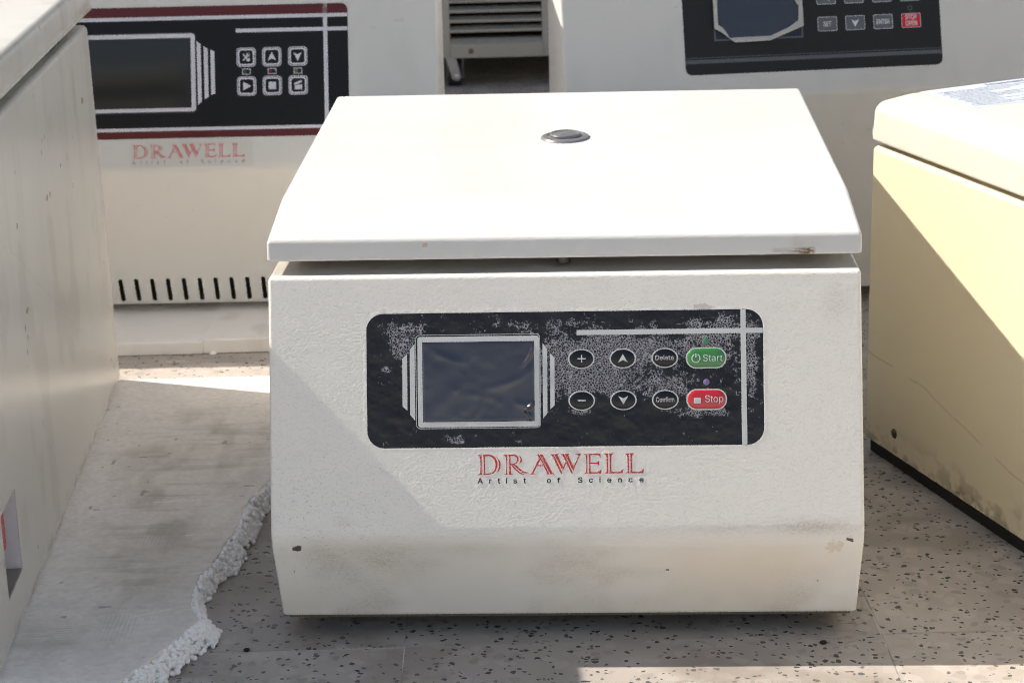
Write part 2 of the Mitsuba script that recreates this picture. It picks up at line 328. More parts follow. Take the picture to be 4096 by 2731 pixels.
TILE, TPSI, TO = 0.30, 0.0039, (-0.0724, 1.1458)
def terrazzo(p, n, uv):
    x, y = p.x, p.y
    c, s = math.cos(TPSI), math.sin(TPSI)
    tx, ty = dr.floor((c * (x - TO[0]) + s * (y - TO[1])) / TILE), dr.floor((-s * (x - TO[0]) + c * (y - TO[1])) / TILE)
    tr = cell_rand(tx, ty, 5)
    ox, oy = x + tx * 1.73 , y + ty * 2.11
    base = mix((0.335, 0.300, 0.275), (0.43, 0.395, 0.368), fbm(ox * 28, oy * 28, 1.0))
    base = mix(base, (0.28, 0.255, 0.235), 0.6 * smoothstep(0.5, 0.75, fbm(ox * 7, oy * 7, 6.0, )))
    a, b, r = voronoi(ox / 0.0105, oy / 0.0105)
    base = mix(base, (0.47, 0.43, 0.405), 0.4 * smoothstep(0.08, 0.2, b - a) * smoothstep(0.62, 0.66, r))
    base = mix(base, (0.27, 0.25, 0.24), 0.45 * smoothstep(0.25, 0.4, b - a) * smoothstep(0.10, 0.07, r))
    w = noise(ox * 120, oy * 120, 3.0) - 0.5
    a2, b2, r2 = voronoi(ox / 0.0036 + w * 0.6, oy / 0.0036 + 17)
    chip = smoothstep(0.06, 0.10, (b2 - a2) - 0.05 - 0.45 * cell_rand(dr.floor(r2 * 4096), 3)) * smoothstep(0.865, 0.88, r2)
    a3, b3, r3 = voronoi(ox / 0.0030 + 40, oy / 0.0030 + w)
    chip2 = smoothstep(0.2, 0.28, b3 - a3) * smoothstep(0.955, 0.96, r3)
    base = mix(base, (0.42, 0.24, 0.18), 0.3 * smoothstep(0.3, 0.4, b2 - a2) * smoothstep(0.012, 0.008, r2))
    a4, b4, r4 = voronoi(ox / 0.0066 + 9, oy / 0.0066 + w * 0.6)
    base = mix(base, mix((0.20, 0.20, 0.195), (0.30, 0.22, 0.18), cell_rand(dr.floor(r4 * 9999), 2)), 0.5 * smoothstep(0.12, 0.22, b4 - a4 - 0.3 * cell_rand(dr.floor(r4 * 4096), 4)) * smoothstep(0.92, 0.925, r4))
    base = base * (0.92 + 0.16 * tr)
    col = mix((0.030, 0.036, 0.038), (0.07, 0.08, 0.08), cell_rand(dr.floor(r2 * 9999), 7))
    base = mix(base, col, dr.clip(chip + 0.8 * chip2, 0, 1) * 0.94)
    grime = smoothstep(0.5, 0.75, fbm(x * 16, y * 24, 9.0)) * 0.45
    return mix(base, (0.22, 0.19, 0.16), grime)
def grout(p, n, uv):
    return mix((0.55, 0.53, 0.51), (0.28, 0.26, 0.245), smoothstep(0.35, 0.75, fbm(p.x * 30, p.y * 30, 2.0)))
bsdf('terrazzo', mikit.proc(terrazzo), 0.42, 0.4)
bsdf('grout', mikit.proc(grout), 0.8, 0.2)

def foam_top(p, n, uv):
    x, y = p.x, p.y
    a, b, r = voronoi(x / 0.0035, y / 0.0035)
    c = mix((0.85, 0.805, 0.755), (0.72, 0.675, 0.625), 0.6 * r + 0.4 * noise(x * 420, y * 420, 2.0))
    # shoe scuffs: ribbed tread marks and long smears
    reg = gauss(x, y, -0.250, 1.30, 0.045, 0.16) + 0.8 * gauss(x, y, -0.240, 1.48, 0.07, 0.08) + 0.6 * gauss(x, y, -0.285, 1.13, 0.03, 0.025)
    s1 = fbm(x * 38, y * 20, 2.0); s2 = fbm(x * 150, y * 60, 5.0); s3 = fbm(x * 20, y * 140, 3.0)
    rib = 0.5 + 0.5 * dr.sin(y * 1900 + 3 * fbm(x * 30, y * 20, 1.0) * 3)
    d = reg * (0.25 + 0.9 * smoothstep(0.35, 0.65, s1) * (0.3 + 0.7 * s2)) + reg * smoothstep(0.5, 0.7, s3) * 0.35 + reg * rib * smoothstep(0.58, 0.75, fbm(x * 22, y * 22, 8.0)) * 0.4
    band = smoothstep(0.012, 0.0, dr.abs(y - 1.128 + 0.01 * fbm(x * 20, 1.0, 1.0))) * smoothstep(-0.255, -0.28, x) * 0.5
    d = d + band * fbm(x * 60, y * 60, 3.0) * 1.4
    c = mix(c, (0.36, 0.325, 0.275), dr.clip(d * 0.72, 0, 0.8))
    sc = mi.Float(0)
    for ax, ay, bx_, by_ in ((-0.262, 1.352, -0.216, 1.356), (-0.233, 1.288, -0.203, 1.291), (-0.283, 1.196, -0.272, 1.203), (-0.247, 1.156, -0.217, 1.170), (-0.215, 1.222, -0.206, 1.226)):
        L2 = (bx_ - ax) ** 2 + (by_ - ay) ** 2
        q = dr.clip(((x - ax) * (bx_ - ax) + (y - ay) * (by_ - ay)) / L2, 0, 1)
        dd = dr.sqrt(dr.square(x - ax - q * (bx_ - ax)) + dr.square(y - ay - q * (by_ - ay)))
        sc = dr.maximum(sc, smoothstep(0.0014, 0.0004, dd) * smoothstep(0.25, 0.5, noise(x * 260, y * 260, 7.0)))
    hat = 0.5 + 0.5 * dr.sin(x * 2300 + 4 * fbm(x * 25, y * 12, 1.0))
    c = mix(c, (0.42, 0.38, 0.325), dr.clip(0.5 * hat * smoothstep(0.55, 0.7, fbm(x * 20, y * 14, 4.0)) * gauss(x, y, -0.245, 1.22, 0.035, 0.09), 0, 0.6))
    c = mix(c, (0.78, 0.77, 0.75), 0.85 * sc)
    spot = smoothstep(0.88, 0.91, noise(x * 150, y * 150, 4.0)) * smoothstep(0.5, 0.6, noise(x * 21, y * 21, 4.0))
    return mix(c, (0.16, 0.15, 0.14), 0.5 * spot * smoothstep(0.90, 0.93, noise(x * 150, y * 150, 4.0)))
def foam_h(p, n, uv):
    a, b, r = voronoi(p.x / 0.0035, p.y / 0.0035)
    return smoothstep(0.0, 0.25, b - a) * 0.35 + 0.65 * fbm(p.x * 160, p.y * 160, p.z * 160)
bsdf('foam_top', mikit.proc(foam_top), 0.65, 0.3, foam_h, 4.0e-4)
bsdf('foam_bead', (0.88, 0.87, 0.87), 0.5, 0.35)
bsdf('foam_back', plain_paint((0.80, 0.79, 0.775), (0.72, 0.71, 0.69), (0.5, 0.47, 0.43)), 0.65, 0.3, foam_h, 1.6e-4)
bsdf('crumb', (0.03, 0.025, 0.02), 0.8, 0.2)

# ------------------------------------------------------------------ the floor: grout bed and terrazzo tiles
scene['floor'] = mikit.ply(bx(-14, -12, -0.05, 14, 16, -0.0004), 'grout')
labels['floor'] = {'label': 'speckled terrazzo tile floor', 'kind': 'structure'}
tile_mesh = rprism([(0, -0.02), (TILE - 0.0007, -0.02), (TILE - 0.0007, 0.0), (0, 0.0)], 0, TILE - 0.0007, R=[0, 0, 0.0005, 0.0005], r=0.0004, n=2)
tile_ply = mikit.ply(tile_mesh, 'terrazzo', smooth=25)
for i in range(-5, 6):
    for j in range(-4, 9):
        M = yawed((TO[0], TO[1], 0), TPSI) @ np.block([[np.eye(3), np.array([[i * TILE + 0.00035], [j * TILE + 0.00035], [0.0006 * (rng.random() - 0.5) * 0.5]])], [np.zeros((1, 3)), 1]])
        key = 'floor__tile' if 'floor__tile' not in scene else f'floor__tile_{sum(k.startswith("floor__tile") for k in scene):03d}'
        scene[key] = {**tile_ply, 'to_world': T(M.tolist())}

# ------------------------------------------------------------------ lettering shared by two machines
LOGO = [  # one polygon per stroke, traced as a drawing of the letters (px of a lettering sheet); a second list is a hole
    ([(183,122),(240,121),(236,140),(234,340),(241,355),(190,357),(215,340),(222,250),(218,160),(207,135)], None),
    ([(248,121),(320,117),(360,125),(395,152),(415,190),(421,230),(415,275),(398,310),(370,338),(330,351),(250,355),(258,338),(262,280),(260,200),(257,140)], [(274,138),(325,135),(358,148),(383,178),(396,215),(398,250),(390,290),(370,318),(335,336),(290,341),(274,335)]),
    ([(402,140),(430,165),(452,200),(459,235),(451,280),(430,312),(402,333),(425,300),(438,265),(440,225),(428,180)], None),
    ([(487,120),(540,118),(535,140),(533,335),(538,350),(495,352),(520,335),(526,250),(522,160),(512,135)], None),
    ([(550,118),(615,115),(650,125),(669,150),(669,185),(650,215),(615,236),(577,240),(578,335),(603,350),(548,351),(557,335),(559,150)], [(575,133),(610,131),(640,142),(652,165),(648,195),(625,217),(592,225),(575,224)]),
    ([(675,130),(700,150),(710,178),(698,205),(675,224),(689,190),(689,160)], None),
    ([(577,240),(600,238),(640,285),(690,328),(738,348),(700,348),(668,330),(620,287)], None),
    ([(608,238),(636,235),(680,278),(725,312),(792,329),(750,336),(708,325),(660,286)], None),
    ([(914,150),(928,170),(842,333),(866,346),(798,348),(822,333)], None),
    ([(876,236),(974,236),(979,248),(870,248)], None),
    ([(868,115),(910,112),(1030,345),(990,345),(1004,332),(926,172),(893,124)], None),
    ([(918,112),(952,112),(1062,325),(1090,344),(1042,345)], None),
    ([(1037,110),(1080,108),(1180,325),(1170,343),(1155,320),(1068,133),(1052,115)], None),
    ([(1088,108),(1142,106),(1127,122),(1198,272),(1188,304)], None),
    ([(1189,303),(1181,282),(1222,192),(1231,208)], None),
    ([(1160,106),(1205,105),(1302,322),(1294,340),(1280,318),(1193,133),(1177,113)], None),
    ([(1213,105),(1268,104),(1252,120),(1320,268),(1309,302)], None),
    ([(1310,301),(1301,278),(1372,135),(1363,115),(1333,104),(1407,103),(1386,128)], None),
    ([(1430,105),(1482,103),(1477,120),(1475,320),(1480,333),(1440,335),(1459,318),(1464,230),(1461,140),(1450,118)], None),
    ([(1491,103),(1630,98),(1633,152),(1615,125),(1590,115),(1513,117),(1513,205),(1580,205),(1600,195),(1615,180),(1614,256),(1600,228),(1580,219),(1512,218),(1513,315),(1580,318),(1610,307),(1646,281),(1633,333),(1488,334),(1496,318),(1498,150)], None),
    ([(1670,99),(1724,98),(1718,115),(1718,315),(1723,331),(1675,333),(1700,315),(1704,220),(1700,130),(1689,110)], None),
    ([(1733,98),(1786,96),(1765,112),(1756,140),(1756,312),(1830,315),(1860,307),(1898,276),(1886,328),(1730,332),(1738,312),(1739,140)], None)]
LOGO += [([(x + 244, y - 3) for x, y in LOGO[-2][0]], None), ([(x + 243, y - 3) for x, y in LOGO[-1][0]], None)]
def logo_mesh(cx, y0, width, d=0.00012, z=0.00015):
    s = width / 1957.0; gs = []
    for p, h in LOGO:
        f = lambda q: [((x - 1161.5) * s + cx, -(y + 0.0143 * (x - 190) - 355) * s + y0) for x, y in q]
        gs.append(Polygon(f(p), [f(h)] if h else []).buffer(0))
    return ext(unary_union(gs), d, z)
TAG = [('A', 215), ('r', 335), ('t', 435), ('i', 525), ('s', 626), ('t', 738), ('o', 1022), ('f', 1138), ('S', 1390), ('c', 1516), ('i', 1622), ('e', 1730), ('n', 1856), ('c', 1980), ('e', 2107)]
def tag_mesh(cx, y0, width, d=0.00012, z=0.00015, bold=True):
    s = width / 1957.0
    return trimesh.util.concatenate([text(ch, 60 * s, (x - 1161.5) * s + cx, y0, z, d, 1.12, 'c', bold) for ch, x in TAG])

# ------------------------------------------------------------------ 1. the middle centrifuge
MW = 0.3621; MF = yawed(MO, MPSI)
c1 = thing('centrifuge', 'white centrifuge with crackled black keypad and round viewing port in its lid', 'centrifuge')
P0, P1, P2 = (1.1590, 0.014), (1.1309, 0.0772), (1.1805, 0.2306)
body = rprism([P0, P1, P2, (1.76, 0.2306), (1.76, 0.014)], -MW / 2, MW / 2, R=[0.004, 0.022, 0.003, 0.004, 0.004], r=0.0022)
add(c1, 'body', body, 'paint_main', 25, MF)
lid = rprism([(1.1880, 0.2388), (1.1906, 0.2516), (1.2628, 0.2627), (1.568, 0.2727), (1.570, 0.2388)], -MW / 2 - 0.0014, MW / 2 + 0.0014, R=[0.0012, 0.0034, 0.012, 0.003, 0.001], r=0.0025)
add(c1, 'lid', lid, 'paint_lid', 25, MF)
add(c1, 'gasket', bx(-0.168, 1.226, 0.2296, 0.168, 1.55, 0.2395), 'underside', False, MF)
add(c1, 'base_pan', bx(-0.1775, 1.1615, 0.0122, 0.1775, 1.60, 0.0150), 'pan_dark', False, MF)
for x in (-0.15, 0.15):
    for y in (1.21, 1.56):
        add(c1, 'foot', lathe([(0, 0), (0.011, 0), (0.013, 0.003), (0.013, 0.0124), (0, 0.0124)], 24), 'black_rubber', 30, MF @ yawed((x, y, 0), 0))
pin = trimesh.util.concatenate([cyl(0.0046, (0, 0, 0.2325), (0, 0, 0.2395)), cyl(0.0050, (0, 0, 0.2368), (0, 0, 0.2395))])
add(c1, 'latch_pin', pin, 'dark_metal', 30, MF @ yawed((0, 1.204, 0), 0))
# viewing port: flange and stepped lens on the lid
port = MF @ yawed((0, 1.4130, 0.2674), 0)
tilt = np.eye(4); tilt[1:3, 1:3] = [[math.cos(0.033), -math.sin(0.033)], [math.sin(0.033), math.cos(0.033)]]
add(c1, 'viewing_port', lathe([(0.0, 0.0), (0.0178, 0.0), (0.0178, 0.0006), (0.0165, 0.0017), (0.0130, 0.0023), (0.0125, 0.0016), (0.0115, 0.0016), (0.0, 0.0016)], 64), 'lens_rim', 30, port @ tilt)
add(c1 + '__viewing_port', 'lens', lathe([(0.0, 0.0014), (0.0110, 0.0014), (0.0112, 0.0030), (0.0107, 0.0038), (0.0100, 0.0040), (0.0092, 0.0036), (0.0084, 0.0033), (0.0078, 0.0036), (0.0068, 0.0033), (0.0045, 0.0036), (0.0, 0.0037)], 64), 'lens_grey', 35, port @ tilt)

lean = math.atan2(P2[0] - P1[0], P2[1] - P1[1])
O3 = (MF @ np.array([0, P1[0], P1[1], 1]))[:3]
Ux = MF[:3, 0]; Vx = MF[:3, 1] * math.sin(lean) + np.array([0, 0, math.cos(lean)])
PF = frame(O3, Ux, Vx)
mm = 0.001
def plate_uv(poly, d, z, n=1):
    m = ext(affinity.scale(poly, mm, mm, origin=(0, 0)), d, z)
    return m, m.vertices[:, :2] / mm
pan = rrect(-120.8, 56.2, 121.2, 138.5, 10.5)
m, uv = plate_uv(pan, 0.00006, 0.00004)
cp = add(c1, 'control_panel', m, 'membrane', False, PF, uv=uv)
# lip of paint round the keypad: rises gently outside, falls steeply to the film
def ring(poly, w_out, w_in, h):
    a = np.array(poly.exterior.coords)[:-1]; cur = []
    for off, z in ((w_out, 0.0), (w_in * 0.6, h), (0.0, h * 0.55), (-0.1, 0.00002)):
        q = poly.buffer(off, quad_segs=8) if abs(off) > 0 else poly
        L = q.exterior; cur.append(np.array([list(L.interpolate(s, normalized=True).coords[0]) + [z / mm] for s in np.linspace(0, 1, 240, endpoint=False)]))
    # align starts
    for i in range(1, len(cur)):
        k = np.argmin(np.linalg.norm(cur[i][:, :2] - cur[0][0, :2], axis=1)); cur[i] = np.roll(cur[i], -k, 0)
    V = np.vstack(cur) * mm; Fc = []
    for s in range(len(cur) - 1):
        for i in range(240):
            j = (i + 1) % 240
            Fc += [[s * 240 + i, s * 240 + j, (s + 1) * 240 + j], [s * 240 + i, (s + 1) * 240 + j, (s + 1) * 240 + i]]
    t = trimesh.Trimesh(V, Fc, process=False)
    if t.face_normals[:, 2].mean() < 0: t.invert()
    return t
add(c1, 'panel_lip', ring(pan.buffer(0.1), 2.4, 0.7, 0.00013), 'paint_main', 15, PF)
def flat(parent, name, poly, mat, z=0.00030, d=0.00008, fr=None, label=None):
    return add(parent, name, ext(affinity.scale(poly, mm, mm, origin=(0, 0)), d, z), mat, False, PF if fr is None else fr, label=label)
flat(cp, 'printed_bar', unary_union([sbox(107.6, 56.4, 110.8, 138.3), sbox(8, 124.0, 121, 127.1)]), 'print_white')
flat(cp, 'frame_line', rrect(-90.7, 67.9, -14.4, 125.3, 2.6).difference(rrect(-90.35, 68.25, -14.75, 124.95, 2.4)), 'print_white')
flat(cp, 'screen_frame', rrect(-89.5, 68.8, -15.0, 124.1, 1.8).difference(sbox(-86.6, 72.0, -18.2, 120.8)), 'print_white')
for q in ([(-91.2, 120), (-94.2, 116.3), (-94.4, 76.6), (-91.3, 73.0)], [(-95.9, 113.6), (-98.9, 111.0), (-99.0, 81.7), (-96.0, 79.2)],
          [(-12.9, 119.5), (-10.2, 116.0), (-10.4, 76.8), (-13.1, 73.4)], [(-8.4, 113.2), (-5.7, 110.4), (-5.9, 81.4), (-8.6, 79.1)]):
    flat(cp, 'side_bar', Polygon(q), 'print_white')
# display with a wrinkled protective film
gx, gy = np.meshgrid(np.linspace(-87.0, -17.8, 200), np.linspace(71.6, 121.2, 144)); h = np.zeros_like(gx)
def ridge(ax, ay, bx_, by, w, a, bend=0.0):
    global h
    d = np.array([bx_ - ax, by - ay], float); L = np.hypot(*d); d /= L
    s = ((gx - ax) * d[0] + (gy - ay) * d[1]) / L; t = -(gx - ax) * d[1] + (gy - ay) * d[0] + bend * 4 * s * (1 - s)
    h += a * np.exp(-(t / w) ** 2) * np.clip(1.2 - np.abs(s - 0.5) * 1.6, 0, 1) * ((s > -0.1) & (s < 1.1))
ridge(-87, 120, -60, 108, 2.4, 0.35, 2); ridge(-17.6, 121, -25, 106, 0.95, 1.25, -1.2); ridge(-17.4, 83.5, -24, 78.2, 1.15, 1.6, 0.3); ridge(-24, 79, -20.5, 72, 0.8, 0.9, -0.8); ridge(-48, 92, -18, 104, 2.5, 0.35, 2)
ridge(-62, 88, -40, 84, 3.0, 0.25, -2); ridge(-86, 78, -62, 98, 5.0, 0.35, 3); ridge(-30, 83, -18, 82, 2.0, 0.35, 1); ridge(-58, 72, -50, 86, 2.2, 0.25, 2); ridge(-80, 98, -45, 112, 4, 0.2, -4)
h += 1.2 * meshkit.fbm(np.stack([gx * 0.045, gy * 0.06, gx * 0 + 2], -1), 3, 5)
h -= h.min()
edge = np.clip(np.minimum(np.minimum(gx + 87.0, -17.8 - gx), np.minimum(gy - 71.6, 121.2 - gy)) / 1.5, 0, 1)
gv = np.stack([gx * mm, gy * mm, 0.00023 + 0.0010 * h * edge], -1).reshape(-1, 3)
idx = np.arange(200 * 144).reshape(144, 200)
gf = np.stack([idx[:-1, :-1], idx[:-1, 1:], idx[1:, 1:], idx[1:, :-1]], -1).reshape(-1, 4)
gm = trimesh.Trimesh(gv, np.vstack([gf[:, [0, 1, 2]], gf[:, [0, 2, 3]]]), process=False)
add(cp, 'screen', gm, 'screen_film', True, PF, label='dark display under wrinkled clear film')
def mark(g, bc, mat='print_white'):            # print that follows the dome of the button centred at bc (mm)
    m = g if isinstance(g, trimesh.Trimesh) else ext(affinity.scale(g, mm, mm, origin=(0, 0)), 0.0001)
    m = m.subdivide().subdivide() if len(m.faces) < 60 else m
    v = m.vertices.copy(); a, b, ax = (7.35, 5.45, 0.0) if bc[0] < 70 else (11.6, 5.75, 5.9)
    dx, dy = np.abs(v[:, 0] / mm - bc[0]), v[:, 1] / mm - bc[1]
    q = np.clip((np.maximum(dx - ax, 0) / (a - ax)) ** 2 + (dy / b) ** 2, 0, 0.98)
    top = v[:, 2] > v[:, 2].mean(); v[:, 2] = 0.00040 + 1.15 * mm * np.sqrt(1 - q) + np.where(top, 0.00009, -0.00003)
    m = m.copy(); m.vertices = v
    return add(cp, 'button_mark', m, mat, False, PF)
BX, BY = (10.6, 35.9, 61.4), (109.5, 84.1)
for iy, by in enumerate(BY):
    for ix, bx_ in enumerate(BX):
        flat(cp, 'button_rim', ellipse(bx_, by, 8.15, 6.05), 'print_white', z=0.00034, d=0.00012)
        dm = domed(bx_ * mm, by * mm, 7.35 * mm, 5.45 * mm, 1.15 * mm); dm.apply_translation([0, 0, 0.0002])
        add(cp, 'button', dm, 'button_black', True, PF, label=[['black oval plus button', 'black oval up arrow button', 'black oval Delete button'], ['black oval minus button', 'black oval down arrow button', 'black oval Confirm button']][iy][ix])
mark(unary_union([sbox(8.3, 109.2, 13.3, 109.95), sbox(10.45, 107.3, 11.15, 111.9)]), (10.6, 109.5)); mark(sbox(8.2, 83.8, 13.2, 84.6), (10.6, 84.1))
up = [(0, 2.9), (3.0, -2.3), (0, -0.8), (-3.0, -2.3)]
mark(Polygon([(35.9 + x, 109.3 + y) for x, y in up]), (35.9, 109.5)); mark(Polygon([(35.9 + x, 84.4 - y) for x, y in up]), (35.9, 84.1))
mark(text('Delete', 0.00285, 0.0614, 0.1083, 0, 0.0001, 0.98, 'c'), (61.4, 109.5)); mark(text('Confirm', 0.00285, 0.0613, 0.0828, 0, 0.0001, 0.78, 'c'), (61.4, 84.1))
for by, mat, lb in ((109.2, 'button_green', 'green Start button'), (84.0, 'button_red', 'red Stop button')):
    flat(cp, 'button_rim', stadium(86.5, by, 12.4, 6.45), 'print_white', z=0.00034, d=0.00012)
    dm = domed(0.0865, by * mm, 11.6 * mm, 5.75 * mm, 1.15 * mm, axis=5.9 * mm); dm.apply_translation([0, 0, 0.0002])
    add(cp, 'button', dm, mat, 35, PF, label=lb)
mark(text('Start', 0.0040, 0.0846, 0.1072, 0, 0.0001, 1.0, 'l'), (86.5, 109.2)); mark(text('Stop', 0.0041, 0.0855, 0.0824, 0, 0.0001, 0.95, 'l'), (86.5, 84.0))
pw = Point(80.2, 109.0).buffer(2.75).difference(Point(80.2, 109.0).buffer(2.15)).difference(sbox(79.2, 109.5, 81.2, 113)).union(sbox(79.85, 109.6, 80.55, 112.0))
mark(pw, (86.5, 109.2)); mark(sbox(78.7, 81.6, 82.9, 85.1), (86.5, 84.0))
for y, mat in ((119.4, 'led_green'), (94.5, 'led_violet')):
    dm = domed(0.0865, y * mm, 1.9 * mm, 1.9 * mm, 0.5 * mm); add(cp, 'indicator', dm, mat, True, PF)
add(c1, 'brand_lettering', logo_mesh(-0.0028, 0.0396, 0.1017, 0.0001, 0.00025), 'ink_red', False, PF)
add(c1, 'tagline_lettering', tag_mesh(-0.0028, 0.0343, 0.1017, 0.0001, 0.00025), 'ink_black', False, PF)

# ------------------------------------------------------------------ 2. the machine on the left, seen from its side
LPSI = 0.0535; LO = (-0.3361, 1.6061, 0.0); LF = yawed(LO, LPSI)      # local x right, y back; its right side is x = 0
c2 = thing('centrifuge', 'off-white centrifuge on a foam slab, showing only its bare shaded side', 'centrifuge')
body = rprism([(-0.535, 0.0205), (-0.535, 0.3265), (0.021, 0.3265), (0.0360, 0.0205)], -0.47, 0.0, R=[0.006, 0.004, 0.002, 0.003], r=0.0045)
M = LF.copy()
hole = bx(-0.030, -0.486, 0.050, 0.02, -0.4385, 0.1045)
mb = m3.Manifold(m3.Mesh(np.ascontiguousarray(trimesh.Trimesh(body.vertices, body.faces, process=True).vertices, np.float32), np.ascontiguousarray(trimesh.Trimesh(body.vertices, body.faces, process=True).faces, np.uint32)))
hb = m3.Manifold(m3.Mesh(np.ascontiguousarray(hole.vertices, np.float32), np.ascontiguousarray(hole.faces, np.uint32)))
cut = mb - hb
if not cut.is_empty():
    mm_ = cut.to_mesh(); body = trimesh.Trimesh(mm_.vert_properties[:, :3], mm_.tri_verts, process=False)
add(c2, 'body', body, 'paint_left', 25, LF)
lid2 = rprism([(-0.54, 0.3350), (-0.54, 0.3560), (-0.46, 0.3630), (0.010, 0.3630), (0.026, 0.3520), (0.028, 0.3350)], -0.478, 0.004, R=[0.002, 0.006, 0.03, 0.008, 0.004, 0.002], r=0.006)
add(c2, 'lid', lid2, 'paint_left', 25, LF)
add(c2, 'gasket', bx(-0.45, -0.50, 0.3255, -0.014, -0.008, 0.3355), 'underside', False, LF)
add(c2, 'hinge', rprism([(-0.115, 0.326), (-0.115, 0.3345), (-0.065, 0.3345), (-0.07, 0.326)], -0.02, -0.008, R=0.001, r=0.001, n=2), 'black_plastic', 25, LF)
add(c2, 'switch_recess', [bx(-0.0296, -0.4858, 0.0502, -0.0292, -0.4387, 0.1043), bx(-0.0292, -0.4389, 0.0502, -0.0004, -0.43865, 0.1043)], 'recess_white', False, LF)
add(c2, 'recess_floor', bx(-0.0292, -0.4857, 0.0502, -0.0006, -0.4387, 0.0508), 'recess_dirty', False, LF)
rk = rprism([(-0.482, 0.074), (-0.482, 0.099), (-0.459, 0.099), (-0.459, 0.074)], -0.029, -0.0035, R=0.002, r=0.002, n=3)
add(c2, 'rocker_switch', rk, 'switch_red', 30, LF)

# ------------------------------------------------------------------ 3. the cream machine on the right
RM = np.eye(4); RM[:3, 0] = [R_U[0], R_U[1], 0]; RM[:3, 1] = [R_I[0], R_I[1], 0]; RM[:3, 3] = [R_C[0], R_C[1], 0]
# local x runs along the visible face towards the camera, y into the machine, z up
c3 = thing('centrifuge', 'cream yellow centrifuge with a printed notice on its lid, turned at an angle', 'centrifuge')
add(c3, 'body', rprism([(0, 0.011), (0, 0.2425), (0.42, 0.2425), (0.42, 0.011)], -0.007, 0.50, R=[0.001, 0.004, 0.004, 0.001], r=0.007, n=6), 'paint_cream', 25, RM)
add(c3, 'lid', rprism([(-0.001, 0.2463), (0.001, 0.2750), (0.030, 0.2795), (0.130, 0.2830), (0.30, 0.2830), (0.42, 0.275), (0.42, 0.2463)], -0.0085, 0.50, R=[0.002, 0.010, 0.05, 0.05, 0.05, 0.01, 0.002], r=0.008, n=6), 'paint_cream_lid', 25, RM)
add(c3, 'gasket', bx(0.006, 0.010, 0.2415, 0.49, 0.41, 0.2470), 'underside', False, RM)
add(c3, 'base_strip', rprism([(0.003, 0.0), (0.003, 0.0115), (0.416, 0.0115), (0.416, 0.0)], 0.0, 0.496, R=0.001, r=0.002, n=2), 'black_rubber', 25, RM)
sc = lathe([(0, 0.0016), (0.0022, 0.0014), (0.0036, 0.0006), (0.0040, 0.0), (0.0, 0.0)], 24)
add(c3, 'screw', sc, 'dark_metal', 30, RM @ frame((0.0433, 0.0, 0.0284), (1, 0, 0), (0, 0, 1)))

# ------------------------------------------------------------------ 4. machine behind on the left
B4 = yawed((-0.2, 1.80, 0.0), -0.02)
H4 = 0.200
c4 = thing('centrifuge', 'white centrifuge with red striped black keypad, vent slots and pasted name label', 'centrifuge')
A4, ZC = math.radians(17.5), 0.1675
zt = ZC + H4 * math.cos(A4); yt = H4 * math.sin(A4)
yb, zb = 0.1494 * math.sin(math.radians(20)), ZC - 0.1494 * math.cos(math.radians(20))
body = rprism([(yb + 0.006, zb - 0.004), (0, ZC), (yt, zt), (0.134, zt), (0.134, zb - 0.004)], -0.62, 0.1383, R=[0.006, 0.012, 0.003, 0.002, 0.003], r=0.003)
t4 = math.radians(20)
SF = frame((0, 0, ZC), (1, 0, 0), (0, -math.sin(t4), math.cos(t4)))      # frame of the tucked face: v runs up, negative below the bend
SLOTS = [-0.0371 + 0.01522 * k for k in range(-18, 11)]
cutters = []
for u in SLOTS:
    cutters.append(SF_m := ext(stadium(0, 0, 0.0130, 0.00205), 0.03)); R90 = trimesh.transformations.rotation_matrix(math.pi / 2, [0, 0, 1])
    SF_m.apply_transform(R90); SF_m.apply_translation([u, -0.1370, -0.012]); SF_m.apply_transform(SF)
def tomani(m):
    q = trimesh.Trimesh(m.vertices, m.faces, process=True)
    return m3.Manifold(m3.Mesh(np.ascontiguousarray(q.vertices, np.float32), np.ascontiguousarray(q.faces, np.uint32)))
res = tomani(body)
for q in cutters: res = res - tomani(q)
if not res.is_empty():
    mm_ = res.to_mesh(); body = trimesh.Trimesh(mm_.vert_properties[:, :3], mm_.tri_verts, process=False)
add(c4, 'body', body, 'paint_back', 25, B4)
for u in SLOTS:
    sm = ext(stadium(0, 0, 0.0129, 0.00200), 0.0085); sm.apply_transform(R90); sm.apply_translation([u, -0.1370, -0.0118]); sm.apply_transform(SF)
    add(c4, 'vent_slot_liner', sm, 'void_black', False, B4)  # black liner stands in for the darkness inside the slot
add(c4, 'rear_housing', rprism([(0.1345, zb), (0.1345, zt + 0.002), (0.50, zt + 0.002), (0.50, zb)], -0.60, 0.119, R=0.003, r=0.003), 'paint_back', 25, B4)
add(c4, 'lid', rprism([(yt - 0.028, zt + 0.009), (yt - 0.024, zt + 0.042), (yt + 0.10, zt + 0.062), (0.49, zt + 0.070), (0.49, zt + 0.009)], -0.622, 0.1403, R=[0.002, 0.006, 0.03, 0.004, 0.002], r=0.003), 'paint_back', 25, B4)
for x in (-0.56, 0.09):
    for y in (0.10, 0.45):
        add(c4, 'foot', lathe([(0, 0.0145), (0.015, 0.0145), (0.015, zb + 0.001), (0, zb + 0.001)], 20), 'black_rubber', 30, B4 @ yawed((x, y, 0), 0))
BF = B4 @ frame((0, 0, ZC), (1, 0, 0), (0, math.sin(A4), math.cos(A4)))
pan4 = rrect(-248, 28.8, 56.3, 149.1, 6)
p4 = flat(c4, 'control_panel', pan4, 'membrane_back', z=0.00005, d=0.0005, fr=BF)
f4 = lambda n, g, mat, lb=None: flat(p4, n, g.intersection(pan4.buffer(-0.2)), mat, z=0.00085, d=0.00008, fr=BF, label=lb)
